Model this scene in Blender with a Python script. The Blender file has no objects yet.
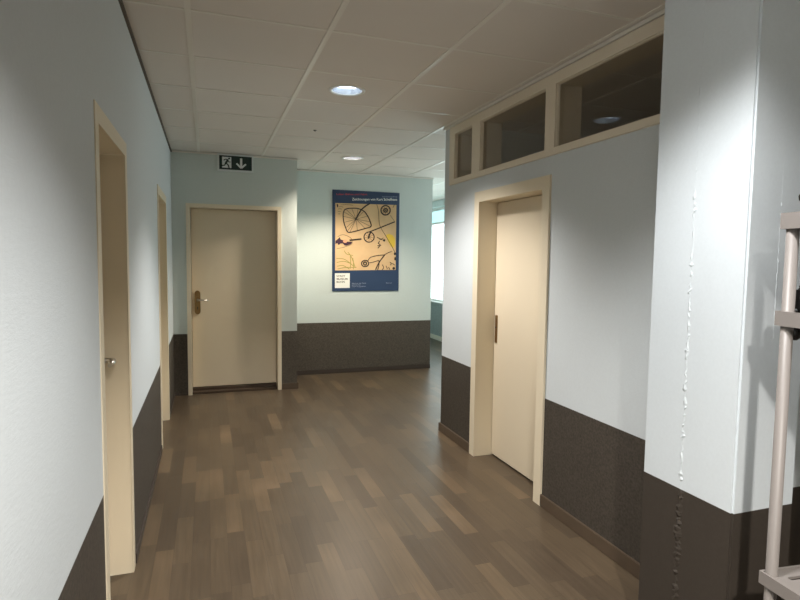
import bpy, bmesh, math, random
from mathutils import Vector, Matrix
random.seed(7)
S = bpy.context.scene
C = S.collection
rad = math.radians

# ------------------------------------------------------------------ camera, world, exposure
EYE = 1.5
cam_d = bpy.data.cameras.new('camera')
cam = bpy.data.objects.new('camera', cam_d); C.objects.link(cam)
cam_d.sensor_width = 36.0; cam_d.sensor_fit = 'HORIZONTAL'
cam_d.lens = 558.7 / 800 * 36.0
cam_d.clip_start = 0.02
YAW, PITCH, ROLL = rad(19.066), rad(4.103), rad(0.73)
cam.matrix_world = (Matrix.Translation((0, 0, EYE)) @ Matrix.Rotation(-YAW, 4, 'Z')
                    @ Matrix.Rotation(math.pi / 2 - PITCH, 4, 'X') @ Matrix.Rotation(ROLL, 4, 'Z'))
S.camera = cam
w = bpy.data.worlds.new('sky'); S.world = w; w.use_nodes = True
bg = w.node_tree.nodes['Background']
bg.inputs[0].default_value = (0.84, 0.96, 1.0, 1); bg.inputs[1].default_value = 2.6
S.view_settings.view_transform = 'Standard'; S.view_settings.look = 'None'
S.view_settings.gamma = 1; S.view_settings.use_curve_mapping = False
S.view_settings.exposure = 0.63
LAMPS = [  # x, y, watts, light colour, tube colour, beam angle, beam softness, lamp tilt, tube glow
    (0.895, 3.725, 138, (1.0, 0.955, 0.92), (0.72, 0.86, 1.0), 119, 0.64, 3.5, 4.2),
    (1.540, 6.135, 112, (1.0, 0.88, 0.73), (1.0, 0.90, 0.86), 130, 0.66, 0, 5.0),
    (0.912, 1.062, 102, (0.97, 0.96, 0.95), (0.85, 0.93, 1.0), 121, 0.62, 0, 2.8),
    (0.258, -0.610, 270, (1.0, 0.94, 0.87), (0.85, 0.93, 1.0), 142, 0.60, 0, 2.8),
]

# ------------------------------------------------------------------ plan of the place
XL, XR, XP = -0.349, 1.933, 1.638
YD, YF, YC = 6.42, 7.159, 4.457
HC, HW = 2.621, 0.672
XD1, XF1, XW = 0.970, 2.926, 4.10
YP0, YP1 = 1.337, 1.741
YB, YE = -2.6, 11.2
GX0, GDX, GY0, GDY = -0.070, 0.655, 2.180, 0.6195

# ------------------------------------------------------------------ materials
def lin(r, g, b):
    f = lambda c: (c / 255 / 12.92) if c / 255 <= 0.04045 else ((c / 255 + 0.055) / 1.055) ** 2.4
    return (f(r), f(g), f(b), 1)

def mat(name, rgb, rough=0.5, metal=0.0, bump=None, vary=0.0, vscale=6.0, spec=0.5):
    """bump = (scale xyz, strength, distance)"""
    m = bpy.data.materials.new(name); m.use_nodes = True
    nt = m.node_tree; b = nt.nodes['Principled BSDF']
    col = lin(*rgb)
    b.inputs['Base Color'].default_value = col
    b.inputs['Roughness'].default_value = rough; b.inputs['Metallic'].default_value = metal
    b.inputs['Specular IOR Level'].default_value = spec
    tc = nt.nodes.new('ShaderNodeTexCoord')
    if vary:
        n = nt.nodes.new('ShaderNodeTexNoise'); n.inputs['Scale'].default_value = vscale
        n.inputs['Detail'].default_value = 4
        nt.links.new(tc.outputs['Object'], n.inputs['Vector'])
        mx = nt.nodes.new('ShaderNodeMix'); mx.data_type = 'RGBA'
        mx.inputs['A'].default_value = tuple(c * (1 - vary) for c in col[:3]) + (1,)
        mx.inputs['B'].default_value = tuple(min(1, c * (1 + vary)) for c in col[:3]) + (1,)
        nt.links.new(n.outputs['Fac'], mx.inputs['Factor'])
        nt.links.new(mx.outputs['Result'], b.inputs['Base Color'])
    if bump:
        add_bump(nt, b, tc, *bump)
    return m

def add_bump(nt, b, tc, scale, strength, dist):
    mp = nt.nodes.new('ShaderNodeMapping'); mp.inputs['Scale'].default_value = scale
    n = nt.nodes.new('ShaderNodeTexNoise'); n.inputs['Scale'].default_value = 1.0
    n.inputs['Detail'].default_value = 5; n.inputs['Roughness'].default_value = 0.65
    bp = nt.nodes.new('ShaderNodeBump'); bp.inputs['Strength'].default_value = strength
    bp.inputs['Distance'].default_value = dist
    nt.links.new(tc.outputs['Object'], mp.inputs['Vector'])
    nt.links.new(mp.outputs['Vector'], n.inputs['Vector'])
    nt.links.new(n.outputs['Fac'], bp.inputs['Height'])
    nt.links.new(bp.outputs['Normal'], b.inputs['Normal'])

def wall_mat(name, upper, lower, bump, h=HW, rough_low=0.55, fleck=0.75):
    """painted wall: light paint above a dark painted dado that stops at height h"""
    m = bpy.data.materials.new(name); m.use_nodes = True
    nt = m.node_tree; b = nt.nodes['Principled BSDF']
    tc = nt.nodes.new('ShaderNodeTexCoord')
    sp = nt.nodes.new('ShaderNodeSeparateXYZ'); nt.links.new(tc.outputs['Object'], sp.inputs[0])
    lt = nt.nodes.new('ShaderNodeMath'); lt.operation = 'GREATER_THAN'; lt.inputs[1].default_value = h
    nt.links.new(sp.outputs['Z'], lt.inputs[0])
    n = nt.nodes.new('ShaderNodeTexNoise'); n.inputs['Scale'].default_value = 85; n.inputs['Detail'].default_value = 4
    nt.links.new(tc.outputs['Object'], n.inputs['Vector'])
    def pair(rgb, v):
        c = lin(*rgb); mx = nt.nodes.new('ShaderNodeMix'); mx.data_type = 'RGBA'
        mx.inputs['A'].default_value = tuple(k * (1 - v) for k in c[:3]) + (1,)
        mx.inputs['B'].default_value = tuple(min(1, k * (1 + v)) for k in c[:3]) + (1,)
        nt.links.new(n.outputs['Fac'], mx.inputs['Factor']); return mx
    a, d = pair(upper, 0.04), pair(lower, fleck)
    mx = nt.nodes.new('ShaderNodeMix'); mx.data_type = 'RGBA'
    nt.links.new(lt.outputs[0], mx.inputs['Factor'])
    nt.links.new(d.outputs['Result'], mx.inputs['A']); nt.links.new(a.outputs['Result'], mx.inputs['B'])
    nt.links.new(mx.outputs['Result'], b.inputs['Base Color'])
    r = nt.nodes.new('ShaderNodeMapRange'); r.inputs['To Min'].default_value = rough_low; r.inputs['To Max'].default_value = 0.75
    nt.links.new(lt.outputs[0], r.inputs['Value']); nt.links.new(r.outputs['Result'], b.inputs['Roughness'])
    b.inputs['Specular IOR Level'].default_value = 0.3
    add_bump(nt, b, tc, *bump)
    return m

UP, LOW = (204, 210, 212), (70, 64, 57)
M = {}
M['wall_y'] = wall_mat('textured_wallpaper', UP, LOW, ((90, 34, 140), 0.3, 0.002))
M['wall_x'] = wall_mat('textured_wallpaper_end_light_tint', (203, 211, 206), (84, 77, 68), ((34, 90, 140), 0.4, 0.002))  # greenish cast of lamp and daylight is put into the upper paint colour
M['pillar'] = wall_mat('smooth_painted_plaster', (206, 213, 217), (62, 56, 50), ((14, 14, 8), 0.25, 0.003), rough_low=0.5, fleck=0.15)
M['plain'] = mat('plain_wall_paint', (190, 186, 175), 0.8)
M['dado_grey'] = wall_mat('window_wall_paint', (205, 215, 215), (160, 170, 168), ((40, 40, 40), 0.2, 0.001), h=0.70)
M['cream'] = mat('cream_lacquer', (226, 213, 187), 0.38, bump=((3, 3, 3), 0.03, 0.002), vary=0.02)
M['leaf'] = mat('cream_door_leaf', (222, 208, 182), 0.42, bump=((60, 60, 4), 0.05, 0.001), vary=0.03, vscale=2)
M['cream_grey'] = mat('cream_window_frame', (224, 213, 193), 0.45)
M['tile'] = mat('mineral_ceiling_tile', (222, 215, 206), 0.9, bump=((160, 160, 160), 0.25, 0.001), vary=0.04, vscale=1.3)
M['grid'] = mat('ceiling_grid_metal', (226, 221, 211), 0.3)
M['gap'] = mat('dark_shadow_gap', (96, 87, 76), 0.8)
M['skirt'] = mat('brown_wood_skirting', (86, 72, 58), 0.45, vary=0.2, vscale=14)
M['skirt_dark'] = mat('dark_painted_skirting', (66, 57, 50), 0.5)
M['skirt_pale'] = mat('pale_skirting', (236, 230, 214), 0.5)
M['brass'] = mat('aged_brass', (138, 112, 74), 0.34, 1.0)
M['steel'] = mat('brushed_steel', (196, 192, 184), 0.28, 1.0)
M['sill'] = mat('dark_door_sill', (70, 56, 44), 0.5, vary=0.2, vscale=10)
M['white'] = mat('white_enamel', (225, 225, 220), 0.35)
M['chrome'] = mat('reflector_white_gloss', (214, 217, 222), 0.22, 0.7)
M['plastic'] = mat('pale_grey_plastic', (128, 122, 118), 0.45, bump=((40, 40, 40), 0.08, 0.001))
M['sensor'] = mat('dark_grey_sensor', (84, 78, 70), 0.5)
M['black'] = mat('black_plastic', (22, 21, 21), 0.4)
M['sign_white'] = mat('sign_white', (216, 222, 220), 0.5)
M['sign_green'] = mat('sign_dark_green', (10, 42, 38), 0.35)
M['blue'] = mat('poster_blue', (45, 63, 92), 0.4, vary=0.04, vscale=3)
M['paper'] = mat('poster_picture_paper', (216, 180, 134), 0.5, vary=0.16, vscale=4.5)
M['ink'] = mat('poster_ink', (52, 40, 30), 0.6)
M['ink_thin'] = mat('poster_thin_ink', (104, 84, 58), 0.6)
M['ink_purple'] = mat('poster_purple', (62, 30, 48), 0.6)
M['ink_pink'] = mat('poster_pink', (226, 160, 124), 0.6)
M['ink_yellow'] = mat('poster_yellow', (228, 190, 66), 0.6)
M['ink_olive'] = mat('poster_olive', (150, 140, 62), 0.6)
M['red'] = mat('poster_red_print', (196, 62, 66), 0.6)
M['print_white'] = mat('poster_white_print', (238, 236, 228), 0.6)
M['print_grey'] = mat('poster_grey_print', (140, 150, 170), 0.6)
M['print_dark'] = mat('poster_dark_print', (92, 84, 72), 0.6)

def floor_mat():
    m = bpy.data.materials.new('oak_strip_parquet'); m.use_nodes = True
    nt = m.node_tree; b = nt.nodes['Principled BSDF']; L = nt.links.new
    def math_(op, a, bb=None):
        n = nt.nodes.new('ShaderNodeMath'); n.operation = op
        for i, v in enumerate((a, bb)):
            if v is None: continue
            if isinstance(v, (int, float)): n.inputs[i].default_value = v
            else: L(v, n.inputs[i])
        return n.outputs[0]
    tc = nt.nodes.new('ShaderNodeTexCoord'); sp = nt.nodes.new('ShaderNodeSeparateXYZ')
    L(tc.outputs['Object'], sp.inputs[0])
    X = math_('DIVIDE', sp.outputs['X'], 0.088)
    row = math_('FLOOR', X)
    wn = nt.nodes.new('ShaderNodeTexWhiteNoise'); wn.noise_dimensions = '1D'; L(row, wn.inputs['W'])
    Y = math_('DIVIDE', math_('ADD', sp.outputs['Y'], math_('MULTIPLY', wn.outputs['Value'], 3.7)), 0.52)
    col = math_('FLOOR', Y)
    cv = nt.nodes.new('ShaderNodeCombineXYZ'); L(row, cv.inputs[0]); L(col, cv.inputs[1])
    w2 = nt.nodes.new('ShaderNodeTexWhiteNoise'); w2.noise_dimensions = '3D'; L(cv.outputs[0], w2.inputs['Vector'])
    ramp = nt.nodes.new('ShaderNodeValToRGB'); e = ramp.color_ramp.elements
    e[0].position = 0.0; e[0].color = lin(72, 61, 49)
    e[1].position = 1.0; e[1].color = lin(116, 98, 77)
    for p, c in ((0.35, (81, 69, 55)), (0.7, (88, 75, 59)), (0.88, (100, 84, 65))):
        k = e.new(p); k.color = lin(*c)
    lf = nt.nodes.new('ShaderNodeTexNoise'); lf.inputs['Scale'].default_value = 1.6; lf.inputs['Detail'].default_value = 2
    L(tc.outputs['Object'], lf.inputs['Vector'])
    L(math_('ADD', math_('MULTIPLY', w2.outputs['Value'], 0.72), math_('MULTIPLY', math_('SUBTRACT', lf.outputs['Fac'], 0.28), 0.62)), ramp.inputs[0])
    # grain
    mp = nt.nodes.new('ShaderNodeMapping'); mp.inputs['Scale'].default_value = (70, 3.2, 1)
    L(tc.outputs['Object'], mp.inputs['Vector'])
    ad = nt.nodes.new('ShaderNodeVectorMath'); ad.operation = 'ADD'
    sc = nt.nodes.new('ShaderNodeVectorMath'); sc.operation = 'SCALE'; sc.inputs['Scale'].default_value = 20
    L(w2.outputs['Color'], sc.inputs[0]); L(mp.outputs[0], ad.inputs[0]); L(sc.outputs[0], ad.inputs[1])
    n = nt.nodes.new('ShaderNodeTexNoise'); n.inputs['Scale'].default_value = 1; n.inputs['Detail'].default_value = 5
    L(ad.outputs[0], n.inputs['Vector'])
    g = nt.nodes.new('ShaderNodeMapRange'); g.inputs['From Min'].default_value = 0.3; g.inputs['From Max'].default_value = 0.7
    g.inputs['To Min'].default_value = 0.86; g.inputs['To Max'].default_value = 1.12
    L(n.outputs['Fac'], g.inputs['Value'])
    # joints
    fx = math_('ABSOLUTE', math_('SUBTRACT', math_('FRACT', X), 0.5)); fy = math_('ABSOLUTE', math_('SUBTRACT', math_('FRACT', Y), 0.5))
    jx = math_('GREATER_THAN', fx, 0.488); jy = math_('GREATER_THAN', fy, 0.4975)
    j = math_('MAXIMUM', jx, jy)
    dk = math_('SUBTRACT', 1.0, math_('MULTIPLY', j, 0.22))
    mul = nt.nodes.new('ShaderNodeVectorMath'); mul.operation = 'SCALE'
    L(ramp.outputs['Color'], mul.inputs[0]); L(math_('MULTIPLY', g.outputs['Result'], dk), mul.inputs['Scale'])
    L(mul.outputs[0], b.inputs['Base Color'])
    r = nt.nodes.new('ShaderNodeMapRange'); r.inputs['To Min'].default_value = 0.26; r.inputs['To Max'].default_value = 0.44
    L(n.outputs['Fac'], r.inputs['Value']); L(r.outputs['Result'], b.inputs['Roughness'])
    bp = nt.nodes.new('ShaderNodeBump'); bp.inputs['Strength'].default_value = 0.15; bp.inputs['Distance'].default_value = 0.001
    L(math_('SUBTRACT', n.outputs['Fac'], math_('MULTIPLY', j, 1.0)), bp.inputs['Height']); L(bp.outputs[0], b.inputs['Normal'])
    b.inputs['Specular IOR Level'].default_value = 0.28
    return m
M['floor'] = floor_mat()

def glass_mat(name, tint, gloss=1.0):
    m = bpy.data.materials.new(name); m.use_nodes = True
    nt = m.node_tree; nt.nodes.remove(nt.nodes['Principled BSDF'])
    out = nt.nodes['Material Output']
    t = nt.nodes.new('ShaderNodeBsdfTransparent'); t.inputs[0].default_value = tint + (1,)
    g = nt.nodes.new('ShaderNodeBsdfGlossy'); g.inputs['Roughness'].default_value = 0.02
    f = nt.nodes.new('ShaderNodeFresnel')
    ge = nt.nodes.new('ShaderNodeNewGeometry'); io = nt.nodes.new('ShaderNodeMapRange')   # same thin pane reflectance on both faces
    io.inputs['To Min'].default_value = 1.5; io.inputs['To Max'].default_value = 1 / 1.5
    nt.links.new(ge.outputs['Backfacing'], io.inputs['Value']); nt.links.new(io.outputs['Result'], f.inputs['IOR'])
    k = nt.nodes.new('ShaderNodeMath'); k.operation = 'MULTIPLY'; k.inputs[1].default_value = gloss
    mx = nt.nodes.new('ShaderNodeMixShader')
    nt.links.new(f.outputs[0], k.inputs[0]); nt.links.new(k.outputs[0], mx.inputs[0])
    nt.links.new(t.outputs[0], mx.inputs[1]); nt.links.new(g.outputs[0], mx.inputs[2])
    nt.links.new(mx.outputs[0], out.inputs[0])
    return m
M['glass'] = glass_mat('window_glass', (0.96, 0.99, 0.98))
M['glass_smoky'] = glass_mat('transom_glass', (0.86, 0.84, 0.80), 1.0)
M['glass_aqua'] = glass_mat('aqua_tinted_glass', (0.52, 0.66, 0.65))

def emit_mat(name, rgb, k):
    m = bpy.data.materials.new(name); m.use_nodes = True
    nt = m.node_tree; nt.nodes.remove(nt.nodes['Principled BSDF'])
    e = nt.nodes.new('ShaderNodeEmission'); e.inputs[0].default_value = rgb + (1,); e.inputs[1].default_value = k
    nt.links.new(e.outputs[0], nt.nodes['Material Output'].inputs[0])
    return m

# ------------------------------------------------------------------ mesh helpers
def add_box(bm, lo, hi, mi=0):
    v = [bm.verts.new((x, y, z)) for x in (lo[0], hi[0]) for y in (lo[1], hi[1]) for z in (lo[2], hi[2])]
    for q in ((0, 1, 3, 2), (4, 6, 7, 5), (0, 4, 5, 1), (2, 3, 7, 6), (0, 2, 6, 4), (1, 5, 7, 3)):
        f = bm.faces.new([v[i] for i in q]); f.material_index = mi
    return v

def add_tube(bm, pts, r, seg=12, caps=True):
    pts = [Vector(p) for p in pts]; rings = []
    ref = None
    for i, p in enumerate(pts):
        d = (pts[min(i + 1, len(pts) - 1)] - pts[max(i - 1, 0)]).normalized()
        if ref is None: ref = d.orthogonal().normalized()
        a = (ref - d * ref.dot(d)).normalized(); ref = a
        b = d.cross(a)
        rr = r[i] if isinstance(r, (list, tuple)) else r
        rings.append([bm.verts.new(p + (a * math.cos(t) + b * math.sin(t)) * rr) for t in [2 * math.pi * k / seg for k in range(seg)]])
    for a, b in zip(rings, rings[1:]):
        for k in range(seg):
            f = bm.faces.new((a[k], a[(k + 1) % seg], b[(k + 1) % seg], b[k])); f.smooth = True
    if caps:
        bm.faces.new(rings[0][::-1]); bm.faces.new(rings[-1])

def add_lathe(bm, prof, c, axis='Z', seg=40):
    """prof: (radius, height) pairs turned about an axis through c"""
    c = Vector(c); rings = []
    for r, h in prof:
        ring = []
        for k in range(seg):
            t = 2 * math.pi * k / seg; a, b = r * math.cos(t), r * math.sin(t)
            ring.append(bm.verts.new(c + Vector({'Z': (a, b, h), 'X': (h, a, b), 'Y': (a, h, b)}[axis])))
        rings.append(ring)
    for a, b in zip(rings, rings[1:]):
        for k in range(seg):
            f = bm.faces.new((a[k], a[(k + 1) % seg], b[(k + 1) % seg], b[k])); f.smooth = True
    return rings

def add_prism(bm, pts2, to3, t0, t1):
    """closed outline pts2 -> solid between offsets t0 and t1; to3(u, v, t) gives the point"""
    a = [bm.verts.new(to3(u, v, t0)) for u, v in pts2]; b = [bm.verts.new(to3(u, v, t1)) for u, v in pts2]
    n = len(pts2)
    bm.faces.new(a[::-1]); bm.faces.new(b)
    for k in range(n): bm.faces.new((a[k], a[(k + 1) % n], b[(k + 1) % n], b[k]))

def bevel(bm, wd, seg=2):
    bm.normal_update()
    bmesh.ops.bevel(bm, geom=[e for e in bm.edges if len(e.link_faces) == 2 and e.calc_face_angle(0) > 0.5],
                    offset=wd, segments=seg, affect='EDGES', clamp_overlap=True)

def obj(name, bm, m, parent=None, recalc=True):
    if recalc: bmesh.ops.recalc_face_normals(bm, faces=bm.faces)
    me = bpy.data.meshes.new(name); bm.to_mesh(me); bm.free()
    for x in (m if isinstance(m, (list, tuple)) else [m]): me.materials.append(M[x] if isinstance(x, str) else x)
    o = bpy.data.objects.new(name, me); C.objects.link(o)
    if parent:
        o.parent = parent
        loc = Vector((0, 0, 0)); p = parent
        while p: loc += p.location; p = p.parent
        for v in me.vertices: v.co -= loc         # meshes are written in world coordinates
    return o

def tag(o, label=None, cat=None, group=None, kind=None):
    for k, v in (('label', label), ('category', cat), ('group', group), ('kind', kind)):
        if v: o[k] = v
    return o

def thing(name, loc, label, cat, group=None, kind=None):
    o = bpy.data.objects.new(name, None); C.objects.link(o); o.location = loc; o.empty_display_size = 0.1
    return tag(o, label, cat, group, kind)

def struct(name, bm, m, label, cat, parent=None):
    return tag(obj(name, bm, m, parent), label, cat, None, 'structure')

def boxes(*bs, bev=0):
    bm = bmesh.new()
    for lo, hi in bs: add_box(bm, lo, hi)
    if bev: bevel(bm, bev)
    return bm

# ------------------------------------------------------------------ setting: floor, walls
struct('floor', boxes(((XL - 0.4, YB - 0.1, -0.1), (XW + 0.2, YE + 0.1, 0))), 'floor',
       'brown oak strip parquet floor of the corridor', 'floor')

TW = 0.2                                        # wall thickness
D1 = (2.168, 2.840, 1.966)                      # clear openings: from, to, height
D2 = (4.660, 5.480, 1.990)
D3 = (-0.178, 0.764, 2.045)
D4 = (2.937, 3.793, 1.950)
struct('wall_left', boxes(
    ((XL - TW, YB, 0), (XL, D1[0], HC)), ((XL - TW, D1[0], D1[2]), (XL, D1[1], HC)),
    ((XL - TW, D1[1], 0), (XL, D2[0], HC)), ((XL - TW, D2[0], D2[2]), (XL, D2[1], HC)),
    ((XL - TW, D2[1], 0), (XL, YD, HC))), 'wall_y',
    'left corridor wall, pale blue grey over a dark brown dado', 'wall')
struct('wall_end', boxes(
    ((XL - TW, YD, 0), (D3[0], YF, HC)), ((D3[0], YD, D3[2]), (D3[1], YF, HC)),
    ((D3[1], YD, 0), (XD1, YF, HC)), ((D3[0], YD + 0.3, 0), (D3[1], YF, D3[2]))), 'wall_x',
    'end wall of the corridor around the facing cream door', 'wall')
struct('wall_far', boxes(((XL - TW, YF, 0), (XF1, YF + TW, HC))), 'wall_x',
       'far wall carrying the bicycle drawing poster', 'wall')
T0, T1 = 2.166, 2.528                            # transom light openings
PANES = [(4.235, 3.918), (3.785, 2.938), (2.838, 1.900)]
struct('wall_right', boxes(
    ((XR, D4[1], 0), (XR + TW, YC, 2.14)), ((XR, YP1 - 0.05, 0), (XR + TW, D4[0], 2.14)),
    ((XR, D4[0], D4[2]), (XR + TW, D4[1], 2.14)), ((XR, 4.335, 2.14), (XR + TW, YC, HC)),
    ((XR, YP1 - 0.05, 2.14), (XR + TW, 1.86, HC)),
    ((XR, 1.86, 2.575), (XR + TW, 4.335, HC)),
    ((XR + TW, YC - 0.12, 0), (XW, YC, HC))), 'wall_y',
    'right corridor wall below the transom windows', 'wall')
bm = boxes(((XP, YP0, 0), (1.920, YP1, HC)), bev=0.007)
add_box(bm, *((XP + 0.1, YP0 + 0.1, 0), (XW, YP1, HC)))
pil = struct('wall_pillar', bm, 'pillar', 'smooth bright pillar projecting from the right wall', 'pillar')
struct('wall_window', boxes(
    ((XW, YC - 0.2, 0), (XW + 0.25, YE, 0.70)), ((XW, YC - 0.2, 2.50), (XW + 0.25, YE, HC)),
    ((XW, YC - 0.2, 0.70), (XW + 0.25, 5.1, 2.50)), ((XW, 10.7, 0.70), (XW + 0.25, YE, 2.50))), 'dado_grey',
    'window wall at the end of the side corridor', 'wall')
struct('wall_side', boxes(((XW, YB, 0), (XW + 0.2, YC - 0.2, HC))), 'plain', 'plain outer wall of the rooms on the right', 'wall')
struct('wall_rear', boxes(((XL - TW, YB - 0.2, 0), (XW + 0.2, YB, HC))), 'wall_x', 'corridor wall behind the viewpoint', 'wall')
struct('wall_annex', boxes(((XF1 - 0.2, YF + TW, 0), (XF1, YE, HC)), ((XF1 - 0.2, YE, 0), (XW + 0.25, YE + 0.2, HC))), 'wall_x',
       'walls of the bright space beyond the far wall', 'wall')

# rough plaster seams on the pillar
def seam(name, pts, wid, seed, side, ztop=HC - 0.02, zlow=0.02, gain=1.0):
    rnd = random.Random(seed); bm = bmesh.new(); prev = None
    z = ztop
    while z > zlow:
        amp = (0.35 if z > 1.75 else 1.0 if z > HW else 1.5) * gain
        j = rnd.uniform(-1, 1) * 0.004 * amp; ww = wid * rnd.uniform(0.4, 1.6) * (0.6 if z > 1.75 else 1 if z > HW else 1.5); hh = (rnd.random() ** (2 if z > HW else 1) * 0.0046 + 0.0003) * amp
        if side == 'x':
            P = [(XP + 0.002, pts + j - ww, z), (XP - hh, pts + j, z), (XP + 0.002, pts + j + ww, z)]
        else:
            P = [(pts + j - ww, YP0 + 0.002, z), (pts + j, YP0 - hh, z), (pts + j + ww, YP0 + 0.002, z)]
        cur = [bm.verts.new(p) for p in P]
        if prev:
            for k in range(2): bm.faces.new((prev[k], prev[k + 1], cur[k + 1], cur[k]))
        prev = cur; z -= rnd.uniform(0.006, 0.016)
    return obj(name, bm, 'pillar', pil)
seam('plaster_seam', 1.553, 0.012, 3, 'x')
seam('plaster_seam', 1.776, 0.0045, 5, 'y', 1.86, 1.25, 0.45)

# skirting boards
struct('baseboard_right', boxes(
    ((XR - 0.014, YP1, 0), (XR, D4[0] - 0.062, 0.075)), ((XR - 0.014, D4[1] + 0.064, 0), (XR, YC, 0.075)),
    ((XR - 0.014, YC, 0), (XW, YC + 0.014, 0.075)), bev=0.003), 'skirt', 'brown wooden skirting along the right wall', 'skirting')
struct('baseboard_end', boxes(((D3[1] + 0.031, YD - 0.014, 0), (XD1 + 0.014, YD, 0.07)),
       ((XD1, YD, 0), (XD1 + 0.014, YF - 0.014, 0.07)), bev=0.003), 'skirt', 'brown skirting right of the facing door', 'skirting')
struct('baseboard_far', boxes(((XD1 + 0.014, YF - 0.014, 0), (XF1, YF, 0.06)), bev=0.003), 'skirt_dark', 'dark skirting under the poster wall', 'skirting')
struct('baseboard_left', boxes(((XL, YB, 0), (XL + 0.008, D1[0] - 0.07, 0.05)), ((XL, D1[1] + 0.07, 0), (XL + 0.008, D2[0] - 0.07, 0.05)),
       ((XL, D2[1] + 0.07, 0), (XL + 0.008, YD, 0.05)), bev=0.002), 'skirt_dark', 'thin dark skirting along the left wall', 'skirting')
struct('baseboard_window', boxes(((XW - 0.015, YC, 0), (XW, YE, 0.085)), bev=0.003), 'skirt_pale', 'pale skirting under the bright window', 'skirting')

# ------------------------------------------------------------------ ceiling: tiles (with holes for the downlights) and grid
R_HOLE = 0.113
def ceiling():
    bm = bmesh.new()
    xs = [XL - 0.05] + [GX0 + GDX * k for k in range(0, 8) if XL < GX0 + GDX * k < XW + 0.2] + [XW + 0.25]
    ys = [YB - 0.1] + [GY0 + GDY * k for k in range(-10, 20) if YB < GY0 + GDY * k < YE] + [YE + 0.1]
    for i in range(len(xs) - 1):
        for j in range(len(ys) - 1):
            x0, x1, y0, y1 = xs[i], xs[i + 1], ys[j], ys[j + 1]
            hit = [l for l in LAMPS if x0 < l[0] < x1 and y0 < l[1] < y1]
            if not hit:
                bm.faces.new([bm.verts.new(p) for p in ((x0, y0, HC), (x0, y1, HC), (x1, y1, HC), (x1, y0, HC))]); continue
            lx, ly = hit[0][:2]; n = 48; inner = []; outer = []
            for k in range(n):
                t = 2 * math.pi * k / n; dx, dy = math.cos(t), math.sin(t)
                inner.append(bm.verts.new((lx + R_HOLE * dx, ly + R_HOLE * dy, HC)))
                q = min(((x1 if dx > 0 else x0) - lx) / dx if abs(dx) > 1e-9 else 1e9, ((y1 if dy > 0 else y0) - ly) / dy if abs(dy) > 1e-9 else 1e9)
                outer.append(bm.verts.new((lx + q * dx, ly + q * dy, HC)))
            for k in range(n):
                l = (k + 1) % n; a, b = outer[k].co, outer[l].co
                loop = [inner[k], outer[k]]
                for cx in (x0, x1):
                    for cy in (y0, y1):
                        if (abs(a.x - cx) < 1e-6 and abs(b.y - cy) < 1e-6 and abs(b.x - cx) > 1e-6) or (abs(a.y - cy) < 1e-6 and abs(b.x - cx) < 1e-6 and abs(b.y - cy) > 1e-6):
                            if abs(a.x - cx) + abs(a.y - cy) > 1e-6: loop.append(bm.verts.new((cx, cy, HC)))
                loop += [outer[l], inner[l]]
                bm.faces.new(loop)
    # the slab above, so that the void over the tiles is closed
    add_box(bm, (XL - 0.4, YB - 0.3, HC + 0.25), (XW + 0.4, YE + 0.3, HC + 0.3))
    for a, b in (((XL - 0.4, YB - 0.3), (XL - 0.2, YE + 0.3)), ((XW + 0.25, YB - 0.3), (XW + 0.4, YE + 0.3)), ((XL - 0.4, YB - 0.3), (XW + 0.4, YB - 0.2)), ((XL - 0.4, YE + 0.2), (XW + 0.4, YE + 0.3))):
        add_box(bm, a + (HC - 0.02,), b + (HC + 0.26,))
    o = struct('ceiling', bm, 'tile', 'suspended ceiling of square off white mineral tiles', 'ceiling')
    g = bmesh.new(); hw = 0.0135; e = 0.004
    for x in xs[1:-1]: add_box(g, (x - hw, YB, HC - e), (x + hw, YE, HC + 0.01))
    for y in ys[1:-1]: add_box(g, (XL, y - hw * 0.7, HC - e * 0.6), (XW, y + hw * 0.8, HC + 0.01))
    obj('ceiling_grid', g, 'grid', o)
ceiling()
struct('shadow_gap_strip', boxes(((XL, YB, HC - 0.022), (XL + 0.012, YD, HC - 0.004))), 'gap', 'dark strip standing for the shadow gap where the left wall meets the ceiling', 'trim')  # solid bar whose dark colour stands for the shade in the gap
struct('trim_2', boxes(((XL + 0.016, YD - 0.018, HC - 0.02), (XD1, YD, HC - 0.005)), ((XD1, YF - 0.018, HC - 0.02), (XF1, YF, HC - 0.005)),
       ((XR - 0.02, YP1, HC - 0.024), (XR, YC, HC - 0.005))), 'grid', 'pale metal edge angle along the ceiling', 'trim')

# ------------------------------------------------------------------ doors
def side_door(name, label, y0, y1, h, wallx, s, cas, depth, proud=0.014, leaf_gap=0.004):
    """door in a wall parallel to Y; s = +1 when the wall body lies towards +X"""
    d = thing(name, (wallx, (y0 + y1) / 2, 0), label, 'door', kind='structure')
    fx0, fx1 = wallx - s * proud, wallx + s * (depth + 0.05)
    X = lambda a, b: (min(a, b), max(a, b))
    bm = bmesh.new()
    def bx(xa, xb, ya, yb, za, zb):
        xa, xb = X(xa, xb); add_box(bm, (xa, ya, za), (xb, yb, zb))
    bx(fx0, wallx + s * 0.001, y0 - cas, y0 + 0.012, 0, h + cas); bx(fx0, wallx + s * 0.001, y1 - 0.012, y1 + cas, 0, h + cas)
    bx(fx0, wallx + s * 0.001, y0 + 0.012, y1 - 0.012, h - 0.012, h + cas)
    bx(wallx, fx1, y0 + 0.0005, y0 + 0.012, 0, h); bx(wallx, fx1, y1 - 0.012, y1 - 0.0005, 0, h); bx(wallx, fx1, y0 + 0.012, y1 - 0.012, h - 0.012, h - 0.0005)
    obj('door_frame', bm, 'cream', d)
    lx0, lx1 = X(wallx + s * depth, wallx + s * (depth + 0.04))
    lf = obj('door_leaf', boxes(((lx0, y0 + 0.012 + leaf_gap, 0.012), (lx1, y1 - 0.012 - leaf_gap, h - 0.012 - leaf_gap)), bev=0.003), 'leaf', d)
    return d, lf

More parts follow.
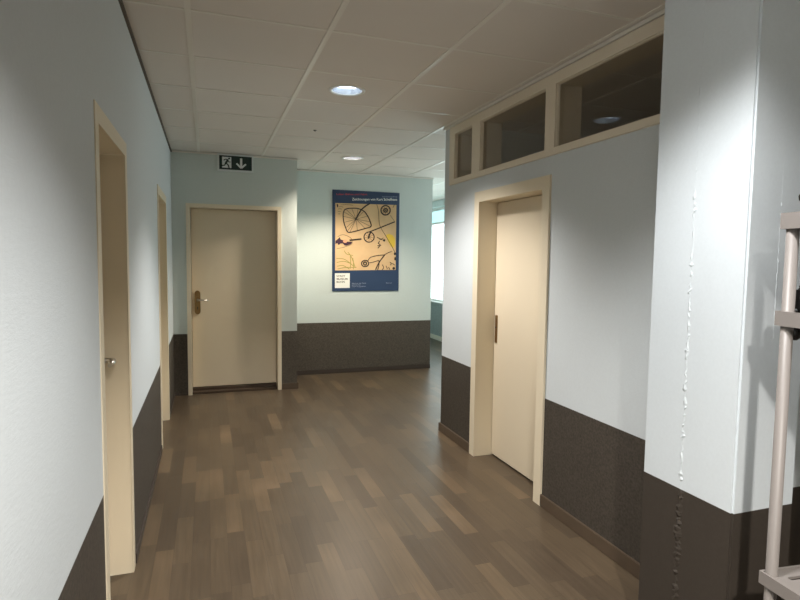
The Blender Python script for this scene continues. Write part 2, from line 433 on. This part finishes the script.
d1, l1 = side_door('door_1', 'cream door in the left wall nearest the viewpoint with steel lever', *D1, XL, -1, 0.050, 0.105, 0.004)
def lever(parent, x, y, z, L):
    bm = bmesh.new()
    add_lathe(bm, [(0.001, 0), (0.024, 0), (0.026, 0.003), (0.026, 0.008), (0.022, 0.010), (0.001, 0.010)], (x, y, z), 'X', 28)
    add_tube(bm, [(x + 0.008, y, z), (x + 0.030, y, z), (x + 0.042, y - 0.003, z), (x + 0.050, y - 0.012, z), (x + 0.052, y - 0.03, z), (x + 0.052, y - L, z - 0.002)], [0.0115, 0.0115, 0.012, 0.012, 0.0115, 0.010], 16)
    add_lathe(bm, [(0.001, 0), (0.022, 0), (0.024, 0.006), (0.020, 0.008), (0.001, 0.008)], (x, y, z - 0.075), 'X', 28)
    return obj('door_handle', bm, 'steel', parent)
lever(l1, XL - 0.105, D1[1] - 0.050, 1.030, 0.12)
d2, l2 = side_door('door_2', 'cream door farther along the left wall beside the end wall', *D2, XL, -1, 0.054, 0.105, 0.006)
lever(l2, XL - 0.105, D2[0] + 0.12, 1.015, 0.06)

d4, l4 = side_door('door_4', 'cream door in the right wall under the transom windows', *D4, XR, 1, 0.064, 0.138)
bm = bmesh.new(); yy = D4[1] - 0.052; px = XR + 0.138
prof = [(0.011 * math.cos(t), 0.1 + 0.011 * math.sin(t)) for t in [math.pi * k / 8 for k in range(9)]] + [(-0.011, -0.1), (0.011, -0.1)]
add_prism(bm, prof, lambda u, v, t: (px - t, yy + u * 1.3, 0.983 + v), -0.001, 0.007)
fp = obj('flush_pull', bm, 'brass', l4)
bm = bmesh.new()
add_lathe(bm, [(0.001, 0), (0.006, 0), (0.006, -0.004), (0.001, -0.004)], (px - 0.006, yy, 1.0), 'X', 16)
obj('keyhole', bm, 'black', fp)

# the facing door
d3 = thing('door_3', ((D3[0] + D3[1]) / 2, YD, 0), 'cream door in the end wall under the exit sign', 'door', kind='structure')
bm = bmesh.new(); c3 = 0.030; dep = 0.135
add_box(bm, (D3[0] - c3, YD - 0.014, 0), (D3[0] + 0.012, YD + 0.001, D3[2] + c3)); add_box(bm, (D3[1] - 0.012, YD - 0.014, 0), (D3[1] + c3, YD + 0.001, D3[2] + c3))
add_box(bm, (D3[0] + 0.012, YD - 0.014, D3[2] - 0.012), (D3[1] - 0.012, YD + 0.001, D3[2] + c3))
add_box(bm, (D3[0] + 0.0005, YD, 0), (D3[0] + 0.012, YD + 0.2, D3[2])); add_box(bm, (D3[1] - 0.012, YD, 0), (D3[1] - 0.0005, YD + 0.2, D3[2]))
add_box(bm, (D3[0] + 0.012, YD, D3[2] - 0.012), (D3[1] - 0.012, YD + 0.2, D3[2] - 0.0005))
fr3 = obj('door_frame', bm, 'cream', d3)
l3 = obj('door_leaf', boxes(((D3[0] + 0.016, YD + dep, 0.055), (D3[1] - 0.016, YD + dep + 0.04, D3[2] - 0.016)), bev=0.003), 'leaf', d3)
bm = boxes(((D3[0] + 0.012, YD + 0.02, 0), (D3[1] - 0.012, YD + 0.2, 0.022)), ((D3[0] + 0.012, YD + 0.10, 0.022), (D3[1] - 0.012, YD + 0.2, 0.05)), bev=0.004)
obj('door_sill', bm, 'sill', d3)
hx, hy = -0.104, YD + dep
bm = bmesh.new()
pl = []
for sgn, zc in ((1, 0.098), (-1, -0.098)):
    for k in range(9):
        t = math.pi * k / 8 + (0 if sgn > 0 else math.pi)
        pl.append((0.030 * math.cos(t), zc + 0.034 * math.sin(t)))
add_prism(bm, pl, lambda u, v, t: (hx + u, hy - t, 1.003 + v), -0.001, 0.009)
bevel(bm, 0.002, 1)
hp = obj('handle_plate', bm, 'brass', l3)
bm = bmesh.new()
add_lathe(bm, [(0.016, 0), (0.015, -0.01), (0.010, -0.014), (0.0095, -0.04)], (hx, hy - 0.008, 1.030), 'Y', 20)
add_tube(bm, [(hx, hy - 0.044, 1.030), (hx + 0.012, hy - 0.050, 1.030), (hx + 0.03, hy - 0.052, 1.030), (hx + 0.115, hy - 0.052, 1.028)], [0.010, 0.0095, 0.009, 0.0075], 14)
obj('door_handle', bm, 'steel', hp)
bm = bmesh.new(); add_box(bm, (hx - 0.004, hy - 0.011, 0.925), (hx + 0.004, hy - 0.008, 0.955)); obj('keyhole', bm, 'black', hp)
obj('jamb_strip', boxes(((D3[0] + 0.0115, YD + 0.09, 0.88), (D3[0] + 0.0135, YD + 0.125, 1.12))), 'brass', fr3)  # narrow brass coloured strip on the left jamb lining

# ------------------------------------------------------------------ transom windows in the right wall (three panes in one frame)
win = thing('window_1', (XR, 3.1, 2.14), 'cream framed band of three dark transom panes above the right door', 'window', kind='structure')
bm = bmesh.new(); f0, f1 = XR - 0.016, XR + 0.05
YA, YZ = 1.80, 4.335
add_box(bm, (f0, YA, 2.125), (f1, YZ, T0)); add_box(bm, (f0, YA, T1), (f1, YZ, 2.592))
prev = YZ
for a, b in PANES:
    add_box(bm, (f0, a, T0), (f1, prev, T1)); prev = b
add_box(bm, (f0, YA, T0), (f1, prev, T1))
obj('window_frame', bm, 'cream_grey', win)
for a, b in PANES:
    bead = bmesh.new(); q = 0.004
    add_box(bead, (f0 + 0.012, b, T0), (f0 + 0.03, a, T0 + q)); add_box(bead, (f0 + 0.012, b, T1 - q), (f0 + 0.03, a, T1))
    add_box(bead, (f0 + 0.012, b, T0 + q), (f0 + 0.03, b + q, T1 - q)); add_box(bead, (f0 + 0.012, a - q, T0 + q), (f0 + 0.03, a, T1 - q))
    p = obj('window_pane', boxes(((XR + 0.012, b, T0), (XR + 0.016, a, T1))), 'glass_smoky', win)
    obj('glazing_bead', bead, 'cream_grey', p)
# deep lined reveals behind the panes
bm = bmesh.new()
for a, b in PANES:
    add_box(bm, (f1, a, T0 - 0.02), (XR + 0.165, a + 0.02, T1 + 0.02)); add_box(bm, (f1, b - 0.02, T0 - 0.02), (XR + 0.165, b, T1 + 0.02))
    add_box(bm, (f1, b, T1), (XR + 0.165, a, T1 + 0.02)); add_box(bm, (f1, b, T0 - 0.02), (XR + 0.165, a, T0))
obj('window_reveal', bm, 'cream_grey', win)

# window at the end of the side corridor
w2 = thing('window_2', (XW, 7.9, 0.70), 'bright daylight window seen past the far wall', 'window', kind='structure')
bm = bmesh.new(); wy0, wy1 = 5.1, 10.7
add_box(bm, (XW + 0.08, wy0, 0.70), (XW + 0.14, wy1, 0.75)); add_box(bm, (XW + 0.08, wy0, 2.45), (XW + 0.14, wy1, 2.50)); add_box(bm, (XW + 0.08, wy0, 2.19), (XW + 0.14, wy1, 2.23))
muls = [wy0 + (wy1 - wy0) * k / 3 for k in range(4)]
for y in muls:
    y = min(max(y, wy0 + 0.025), wy1 - 0.025)
    add_box(bm, (XW + 0.08, y - 0.025, 0.75), (XW + 0.14, y + 0.025, 2.19)); add_box(bm, (XW + 0.08, y - 0.025, 2.23), (XW + 0.14, y + 0.025, 2.45))
obj('window_frame', bm, 'white', w2)
obj('window_sill', boxes(((XW - 0.02, wy0, 0.695), (XW + 0.08, wy1, 0.715)), bev=0.003), 'white', w2)
for k in range(3):
    obj('window_pane', boxes(((XW + 0.10, muls[k], 0.74), (XW + 0.106, muls[k + 1], 2.20))), 'glass', w2)
    obj('upper_pane', boxes(((XW + 0.10, muls[k], 2.22), (XW + 0.106, muls[k + 1], 2.46))), 'glass_aqua', w2)

# ------------------------------------------------------------------ downlights
def downlight(x, y, W, lc, tc_, cut, soft, aim, glow, label):
    d = thing('downlight', (x, y, HC), label, 'downlight', 'recessed ceiling downlights')
    bm = bmesh.new()
    add_lathe(bm, [(0.098, 0.004), (0.100, -0.004), (0.112, -0.007), (0.121, -0.003), (0.122, 0.0), (0.110, 0.001), (0.100, 0.004)], (x, y, HC), 'Z', 48)
    obj('trim_ring', bm, 'white', d)
    bm = bmesh.new()
    add_lathe(bm, [(0.099, 0.0), (0.097, 0.02), (0.090, 0.05), (0.080, 0.08), (0.066, 0.105), (0.001, 0.110)], (x, y, HC), 'Z', 48)
    rf = obj('reflector', bm, 'chrome', d)
    em = emit_mat('glowing_lamp_tube', tc_, glow)
    for k in (-1, 1):
        bm = bmesh.new()
        for q in (-0.013, 0.013):
            add_tube(bm, [(x - 0.06, y + k * 0.030 + q, HC + 0.040), (x + 0.06, y + k * 0.030 + q, HC + 0.040)], 0.0085, 12)
        add_tube(bm, [(x + 0.058, y + k * 0.03 - 0.013, HC + 0.040), (x + 0.066, y + k * 0.03, HC + 0.040), (x + 0.058, y + k * 0.03 + 0.013, HC + 0.040)], 0.008, 10)
        obj('lamp_tube', bm, em, d)
    ld = bpy.data.lights.new('downlight_beam', 'SPOT'); ld.energy = W; ld.color = lc
    ld.spot_size = rad(cut); ld.spot_blend = soft; ld.shadow_soft_size = 0.06
    lo = bpy.data.objects.new('downlight_beam', ld); C.objects.link(lo); lo.parent = d; lo.location = (0, 0, -0.01); lo.rotation_euler = (0, rad(-aim), 0)
for i, spec in enumerate(LAMPS):
    downlight(*spec, ['round recessed downlight nearer the viewpoint, glowing cold white',
                                   'recessed ceiling downlight farther away near the poster wall, glowing warm white',
                                   'round recessed downlight overhead beside the pillar', 'round recessed downlight behind the viewpoint'][i])
bm = bmesh.new()
add_lathe(bm, [(0.001, -0.010), (0.006, -0.010), (0.009, -0.007), (0.010, -0.003), (0.015, -0.002), (0.016, 0.0)], (0.905, 4.95, HC), 'Z', 24)
tag(obj('ceiling_sensor', bm, 'sensor'), 'tiny dark round sensor in the ceiling tile between the downlights', 'sensor')

# ------------------------------------------------------------------ exit sign
sx0, sx1, sz0, sz1 = 0.117, 0.493, 2.430, 2.616
sg = thing('exit_sign', ((sx0 + sx1) / 2, YD, sz0), 'dark green emergency exit sign with running figure and down arrow above the end door', 'sign')
SY = YD - 0.032
obj('sign_housing', boxes(((sx0, SY, sz0), (sx1, YD - 0.0005, sz1)), bev=0.003), 'sign_white', sg)
# sign drawing, in units of the zoomed photograph (85..695 by 120..435)
gx0, gx1, gz0, gz1 = sx0 + 0.019, sx1 - 0.018, sz0 + 0.019, sz1 - 0.019
SX = lambda u: gx0 + (u - 85) / 610 * (gx1 - gx0); SZ = lambda v: gz1 - (v - 120) / 315 * (gz1 - gz0)
sign3 = lambda u, v, t: (SX(u), SY - t, SZ(v))
obj('sign_panel', boxes(((gx0, SY - 0.002, gz0), (gx1, SY + 0.001, gz1))), 'sign_green', sg)
bm = bmesh.new(); add_prism(bm, [(138, 152), (310, 152), (310, 398), (138, 398)], sign3, 0.001, 0.0030)
fd = obj('door_symbol', bm, 'sign_white', sg)
def stroke(bm, pts, wd, to3, t0, t1, taper=None):
    """flat ink stroke of a given width following pts"""
    L, R = [], []
    for i, p in enumerate(pts):
        a = pts[max(i - 1, 0)]; b = pts[min(i + 1, len(pts) - 1)]
        dx, dy = b[0] - a[0], b[1] - a[1]; n = math.hypot(dx, dy) or 1
        k = wd * 0.5 * (taper[i] if taper else 1)
        L.append((p[0] - dy / n * k, p[1] + dx / n * k)); R.append((p[0] + dy / n * k, p[1] - dx / n * k))
    a = [bm.verts.new(to3(u, v, t1)) for u, v in L]; b = [bm.verts.new(to3(u, v, t1)) for u, v in R]
    c = [bm.verts.new(to3(u, v, t0)) for u, v in L]; d = [bm.verts.new(to3(u, v, t0)) for u, v in R]
    for i in range(len(pts) - 1):
        for q in ((a[i], a[i + 1], b[i + 1], b[i]), (c[i], d[i], d[i + 1], c[i + 1]), (a[i], c[i], c[i + 1], a[i + 1]), (b[i], b[i + 1], d[i + 1], d[i])): bm.faces.new(q)
    bm.faces.new((a[0], b[0], d[0], c[0])); bm.faces.new((a[-1], c[-1], d[-1], b[-1]))
def disc(bm, c, rx, ry, to3, t0, t1, n=24):
    add_prism(bm, [(c[0] + rx * math.cos(2 * math.pi * k / n), c[1] + ry * math.sin(2 * math.pi * k / n)) for k in range(n)], to3, t0, t1)
bm = bmesh.new(); s3 = sign3
disc(bm, (268, 184), 19, 20, s3, 0.002, 0.0042, 16)
stroke(bm, [(248, 208), (228, 250), (204, 300)], 40, s3, 0.002, 0.0040)
stroke(bm, [(246, 212), (200, 205), (166, 232)], 20, s3, 0.002, 0.0041)
stroke(bm, [(240, 230), (262, 262), (296, 262)], 20, s3, 0.002, 0.0043)
stroke(bm, [(208, 292), (248, 330), (268, 398)], 26, s3, 0.002, 0.0044)
stroke(bm, [(204, 292), (184, 342), (138, 352)], 25, s3, 0.002, 0.0045)
obj('running_figure', bm, 'sign_green', sg)
bm = bmesh.new()
stroke(bm, [(494, 166), (494, 380)], 42, s3, 0.001, 0.0030)
stroke(bm, [(406, 284), (494, 388)], 36, s3, 0.001, 0.0032); stroke(bm, [(582, 290), (494, 388)], 36, s3, 0.001, 0.0034)
obj('down_arrow', bm, 'sign_white', sg)

# ------------------------------------------------------------------ poster
px0, px1, pz0, pz1 = 1.534, 2.446, 1.083, 2.392
po = thing('poster', ((px0 + px1) / 2, YF, pz0), 'tall blue exhibition poster with a wheel and bicycle drawing on the far wall', 'poster')
PY = YF - 0.012
obj('poster_board', boxes(((px0, PY, pz0), (px1, YF - 0.0005, pz1)), bev=0.001), 'blue', po)
def zp(zx, zy):                                   # sketch grid of the printed sheet
    x = 326 + zx / 7.895; y = 196 + zy / 7.895; u = (x - 332.2) / 66.4
    yt, yb = 190 + 3 * u, 290.5 + 0.5 * u
    return (px0 + u * (px1 - px0), pz1 - (y - yt) / (yb - yt) * (pz1 - pz0))
P3 = lambda u, v, t: (zp(u, v)[0], PY - t, zp(u, v)[1])
bm = bmesh.new(); add_prism(bm, [(71, 57), (548, 70), (548, 583), (71, 583)], P3, -0.001, 0.0012)
pic = obj('picture', bm, 'paper', po)
def smooth(pts, closed=False, n=6):
    out = []; N = len(pts)
    rng = range(N if closed else N - 1)
    g = lambda i: pts[i % N] if closed else pts[min(max(i, 0), N - 1)]
    for i in rng:
        p0, p1, p2, p3 = g(i - 1), g(i), g(i + 1), g(i + 2)
        for k in range(n):
            t = k / n
            out.append(tuple(0.5 * ((2 * p1[a]) + (-p0[a] + p2[a]) * t + (2 * p0[a] - 5 * p1[a] + 4 * p2[a] - p3[a]) * t * t + (-p0[a] + 3 * p1[a] - 3 * p2[a] + p3[a]) * t ** 3) for a in (0, 1)))
    out.append(pts[0] if closed else pts[-1])
    return out
circ = lambda c, rx, ry, n=28: [(c[0] + rx * math.cos(2 * math.pi * k / n), c[1] + ry * math.sin(2 * math.pi * k / n)) for k in range(n + 1)]
lev = [0.0020]
def ink(bm, pts, wd, taper=None):
    lev[0] += 0.00004; stroke(bm, pts, wd, P3, 0.0006, lev[0], taper)
def blob(bm, pts):
    lev[0] += 0.00004; add_prism(bm, pts, P3, 0.0006, lev[0])
bm = bmesh.new()
blob(bm, [(466, 306), (492, 297), (522, 308), (536, 332), (541, 362), (537, 392), (528, 412), (506, 396), (480, 352)])
obj('yellow_shape', bm, 'ink_yellow', pic)
bm = bmesh.new()
for pts in ([(80, 488), (130, 492), (165, 510), (215, 552)], [(82, 520), (140, 512), (190, 530)], [(85, 550), (130, 545), (180, 572)], [(140, 428), (160, 455), (208, 466)],
            [(186, 470), (190, 520), (186, 570)], [(206, 486), (212, 530), (210, 575)], [(90, 572), (150, 560), (235, 560)], [(168, 440), (196, 480), (225, 560)]):
    ink(bm, smooth(pts), 5)
obj('olive_scribble', bm, 'ink_olive', pic)
bm = bmesh.new()
hub = (230, 182)
rim = smooth([(130, 160), (134, 124), (150, 104), (195, 97), (245, 100), (290, 120), (320, 158), (340, 202), (345, 240), (300, 255), (240, 272), (182, 285), (162, 278), (150, 250), (136, 208)], True)
for k in range(0, len(rim) - 1, 6):
    ink(bm, [hub, rim[k]], 3)
for c, rx in (((332, 322), 40), ((461, 112), 38)):
    for k in range(9):
        t = 2 * math.pi * k / 9 + 0.2; ink(bm, [c, (c[0] + rx * math.cos(t), c[1] + rx * math.sin(t))], 2.5)
ink(bm, smooth([(390, 66), (405, 120), (412, 215), (432, 262), (470, 322), (510, 388), (545, 452)]), 4)
ink(bm, [(498, 150), (536, 202)], 3)
ink(bm, smooth([(82, 412), (130, 403), (180, 385), (204, 368)]), 3)
ink(bm, smooth([(90, 318), (130, 303), (180, 322), (205, 350)]), 3)
for y, x0, x1 in ((72, 110, 205), (88, 95, 130), (104, 92, 120), (125, 90, 112), (142, 92, 106)): ink(bm, [(x0, y), ((x0 + x1) / 2, y - 3), (x1, y + 1)], 3)
ink(bm, smooth([(520, 90), (530, 70)]), 5)
obj('thin_pen_lines', bm, 'ink_thin', pic)
bm = bmesh.new()
ink(bm, rim, 8)
ink(bm, smooth([(224, 188), (250, 140), (272, 106), (305, 78), (335, 60)]), 11)
ink(bm, circ((461, 112), 37, 37), 10); ink(bm, circ((461, 112), 15, 15, 16), 9)
ink(bm, circ((332, 322), 40, 40), 8)
ink(bm, smooth([(326, 335), (334, 305), (345, 284)]), 12)
ink(bm, smooth([(332, 282), (400, 256), (460, 232), (536, 202)]), 9)
ink(bm, [(180, 347), (272, 337)], 12)
ink(bm, [(395, 324), (440, 345)], 5); ink(bm, [(415, 345), (446, 330)], 4); blob(bm, circ((452, 348), 9, 10, 12)[:-1])
ink(bm, smooth([(416, 356), (405, 372), (420, 384), (402, 410)]), 6); ink(bm, [(398, 390), (428, 388)], 5)
ink(bm, circ((302, 530), 28, 25), 8); ink(bm, circ((302, 530), 12, 12, 14), 9)
ink(bm, smooth([(322, 512), (345, 482), (400, 468), (456, 463)]), 5); ink(bm, smooth([(458, 462), (415, 520), (385, 580)]), 8)
ink(bm, smooth([(412, 505), (412, 545), (402, 582)]), 6); ink(bm, smooth([(330, 526), (370, 518), (408, 506)]), 5); ink(bm, smooth([(456, 462), (480, 448), (515, 435)]), 4)
blob(bm, circ((540, 455), 8, 12, 12)[:-1]); blob(bm, circ((543, 494), 8, 14, 12)[:-1]); blob(bm, circ((532, 570), 11, 11, 12)[:-1])
for pts in ([(440, 540), (450, 565), (438, 580)], [(470, 550), (480, 575)], [(500, 520), (512, 530), (504, 545)], [(520, 530), (540, 545)], [(490, 560), (500, 580)]): ink(bm, smooth(pts), 5)
blob(bm, [(80, 62), (92, 70), (92, 86), (84, 92)])
obj('bold_ink_drawing', bm, 'ink', pic)
bm = bmesh.new()
blob(bm, [(73, 350), (92, 336), (104, 322), (112, 340), (128, 346), (150, 342), (158, 358), (206, 358), (190, 376), (158, 388), (142, 386), (128, 370), (110, 372), (96, 384), (88, 368), (73, 374)])
obj('purple_shape', bm, 'ink_purple', pic)
bm = bmesh.new(); blob(bm, circ((146, 354), 16, 13, 14)[:-1]); obj('pink_shape', bm, 'ink_pink', pic)

def words(name, lines, m, zx, zy, hz, wz, parent, gap=1.25):
    """printed text; hz = cap height and wz = width of the longest line, in sketch grid units"""
    bm = bmesh.new(); dg = bpy.context.evaluated_depsgraph_get(); mx = 0; metas = []
    for i, s in enumerate(lines):
        cu = bpy.data.curves.new('print', 'FONT'); cu.body = s; cu.size = 1.0; cu.offset = 0.012; cu.extrude = 0
        t = bpy.data.objects.new('print', cu); C.objects.link(t); dg.update()
        me = bpy.data.meshes.new_from_object(t.evaluated_get(dg)); C.objects.unlink(t); bpy.data.objects.remove(t)
        mx = max(mx, max(v.co.x for v in me.vertices)); metas.append(me)
    kx, ky = wz / mx, hz / 0.70
    for i, me in enumerate(metas):
        base = len(bm.verts); bm.from_mesh(me); bm.verts.ensure_lookup_table()
        for v in bm.verts[base:]:
            v.co = Vector(P3(zx + v.co.x * kx, zy + i * hz * gap * 1.4 - v.co.y * ky, 0.0030))
        bpy.data.meshes.remove(me)
    return obj(name, bm, m, parent)
words('red_heading', ['Leben Bühne und Fahrt'], 'red', 77, -5, 13, 238, po)
words('title', ['Zeichnungen von Kurt Schellhase'], 'print_white', 197, 36, 19, 355, po)
words('small_print', ['Sonderausstellung'], 'print_grey', 432, 10, 9, 120, po)
bm = bmesh.new(); add_prism(bm, [(70, 605), (184, 605), (184, 722), (70, 722)], P3, -0.001, 0.0014)
lb = obj('logo_panel', bm, 'print_white', po)
words('logo_lettering', ['STADT', 'MUSEUM', 'BONN'], 'print_dark', 82, 634, 14, 84, lb, 1.18)
words('address_lines', ['Museum der Stadt', 'Eintritt frei', 'Di bis So geöffnet'], 'print_grey', 200, 690, 9, 112, po, 1.0)
words('small_print', ['Bonn'], 'print_grey', 470, 690, 8, 48, po)

# ------------------------------------------------------------------ plastic shelf rack at the right edge
RX, RY, RA = 1.545, 1.125, rad(-6)
rk = thing('shelf_rack', (RX, RY, 0), 'pale grey plastic shelf rack with tube posts beside the pillar', 'rack')
def rp(a, b, z):                                   # rack plan: a to the right, b towards the viewpoint
    return (RX + a * math.cos(RA) + b * math.sin(RA), RY + a * math.sin(RA) - b * math.cos(RA), z)
RWID, RDEP, PR = 0.62, 0.34, 0.0160
for a in (0, RWID):
    for b in (0, RDEP):
        bm = bmesh.new(); add_tube(bm, [rp(a, b, 0), rp(a, b, 0.02), rp(a, b, 1.640)], PR, 20); obj('post', bm, 'plastic', rk)
def shelf(z0, z1):
    bm = bmesh.new(); o = 0.0215
    def rbox(a0, a1, b0, b1, za, zb):
        v = [bm.verts.new(rp(a, b, z)) for a in (a0, a1) for b in (b0, b1) for z in (za, zb)]
        for q in ((0, 1, 3, 2), (4, 6, 7, 5), (0, 4, 5, 1), (2, 3, 7, 6), (0, 2, 6, 4), (1, 5, 7, 3)): bm.faces.new([v[i] for i in q])
    A0, A1, B0, B1 = -o, RWID + o, -o, RDEP + o; t = 0.006
    rbox(A0, A0 + t, B0, B1, z0, z1); rbox(A1 - t, A1, B0, B1, z0, z1)
    rbox(A0 + t, A1 - t, B0, B0 + t, z0, z1); rbox(A0 + t, A1 - t, B1 - t, B1, z0, z1)
    za, zb = z1 - 0.014, z1 - 0.006
    # solid deck pierced by rows of round ended slots
    dk = bmesh.new(); edges = []
    def loop(pts):
        v = [dk.verts.new(rp(a, b, zb)) for a, b in pts]
        edges.extend(dk.edges.new((v[k], v[(k + 1) % len(v)])) for k in range(len(v)))
    loop([(A0 + t, B0 + t), (A1 - t, B0 + t), (A1 - t, B1 - t), (A0 + t, B1 - t)])
    sw = 0.0075; cols = [(0.033, 0.20), (0.225, 0.395), (0.42, 0.588)]
    for r_ in range(8):
        b = 0.026 + r_ * (RDEP - 0.052) / 7
        for a0, a1 in cols:
            loop([(a0 + sw * (1 - math.sin(q)) , b + sw * math.cos(q)) for q in [math.pi * k / 8 for k in range(9)]]
                 + [(a1 - sw * (1 - math.sin(q)), b - sw * math.cos(q)) for q in [math.pi * k / 8 for k in range(9)]])
    bmesh.ops.triangle_fill(dk, use_beauty=True, edges=edges)
    ex = bmesh.ops.extrude_face_region(dk, geom=list(dk.faces))
    for g in ex['geom']:
        if isinstance(g, bmesh.types.BMVert): g.co.z = za
    tmp = bpy.data.meshes.new('deck'); dk.to_mesh(tmp); dk.free(); bm.from_mesh(tmp); bpy.data.meshes.remove(tmp)
    # collars around the posts
    for a in (0, RWID):
        for b in (0, RDEP):
            add_tube(bm, [rp(a, b, z0 + 0.002), rp(a, b, z1 - 0.004)], PR + 0.0045, 20)
    return obj('shelf', bm, 'plastic', rk)
SH = [(0.566, 0.603), (1.328, 1.370), (1.600, 1.645)]
for z0, z1 in SH: shelf(z0, z1)
bm = bmesh.new(); add_tube(bm, [rp(0.038, -0.012, 1.286), rp(0.038, -0.012, 1.294), rp(0.038, -0.012, 1.316), rp(0.038, -0.012, 1.3275)], [0.010, 0.017, 0.017, 0.012], 16); obj('knob', bm, 'black', rk)

bm = bmesh.new()
v = []
for a in (0.023, 0.36):
    for b in (-0.013, 0.20):
        for z in (SH[1][1] - 0.0055, SH[1][1] + 0.072): v.append(bm.verts.new(rp(a, b, z)))
for q in ((0, 1, 3, 2), (4, 6, 7, 5), (0, 4, 5, 1), (2, 3, 7, 6), (0, 2, 6, 4), (1, 5, 7, 3)): bm.faces.new([v[i] for i in q])
bevel(bm, 0.012, 3)
tag(obj('storage_box', bm, 'black'), 'black box standing on the middle shelf of the rack', 'box')
bm = bmesh.new(); zz = SH[2][1] - 0.005
add_tube(bm, [rp(0.020, 0.0, zz + 0.054), rp(0.026, 0.0, zz + 0.050), rp(0.06, 0.012, zz + 0.026), rp(0.11, 0.03, zz + 0.015), rp(0.42, 0.05, zz + 0.015)], [0.007, 0.0125, 0.0145, 0.0145, 0.0145], 16)
tag(obj('black_tube', bm, 'black'), 'black round handled object lying on the top shelf of the rack', 'tube')
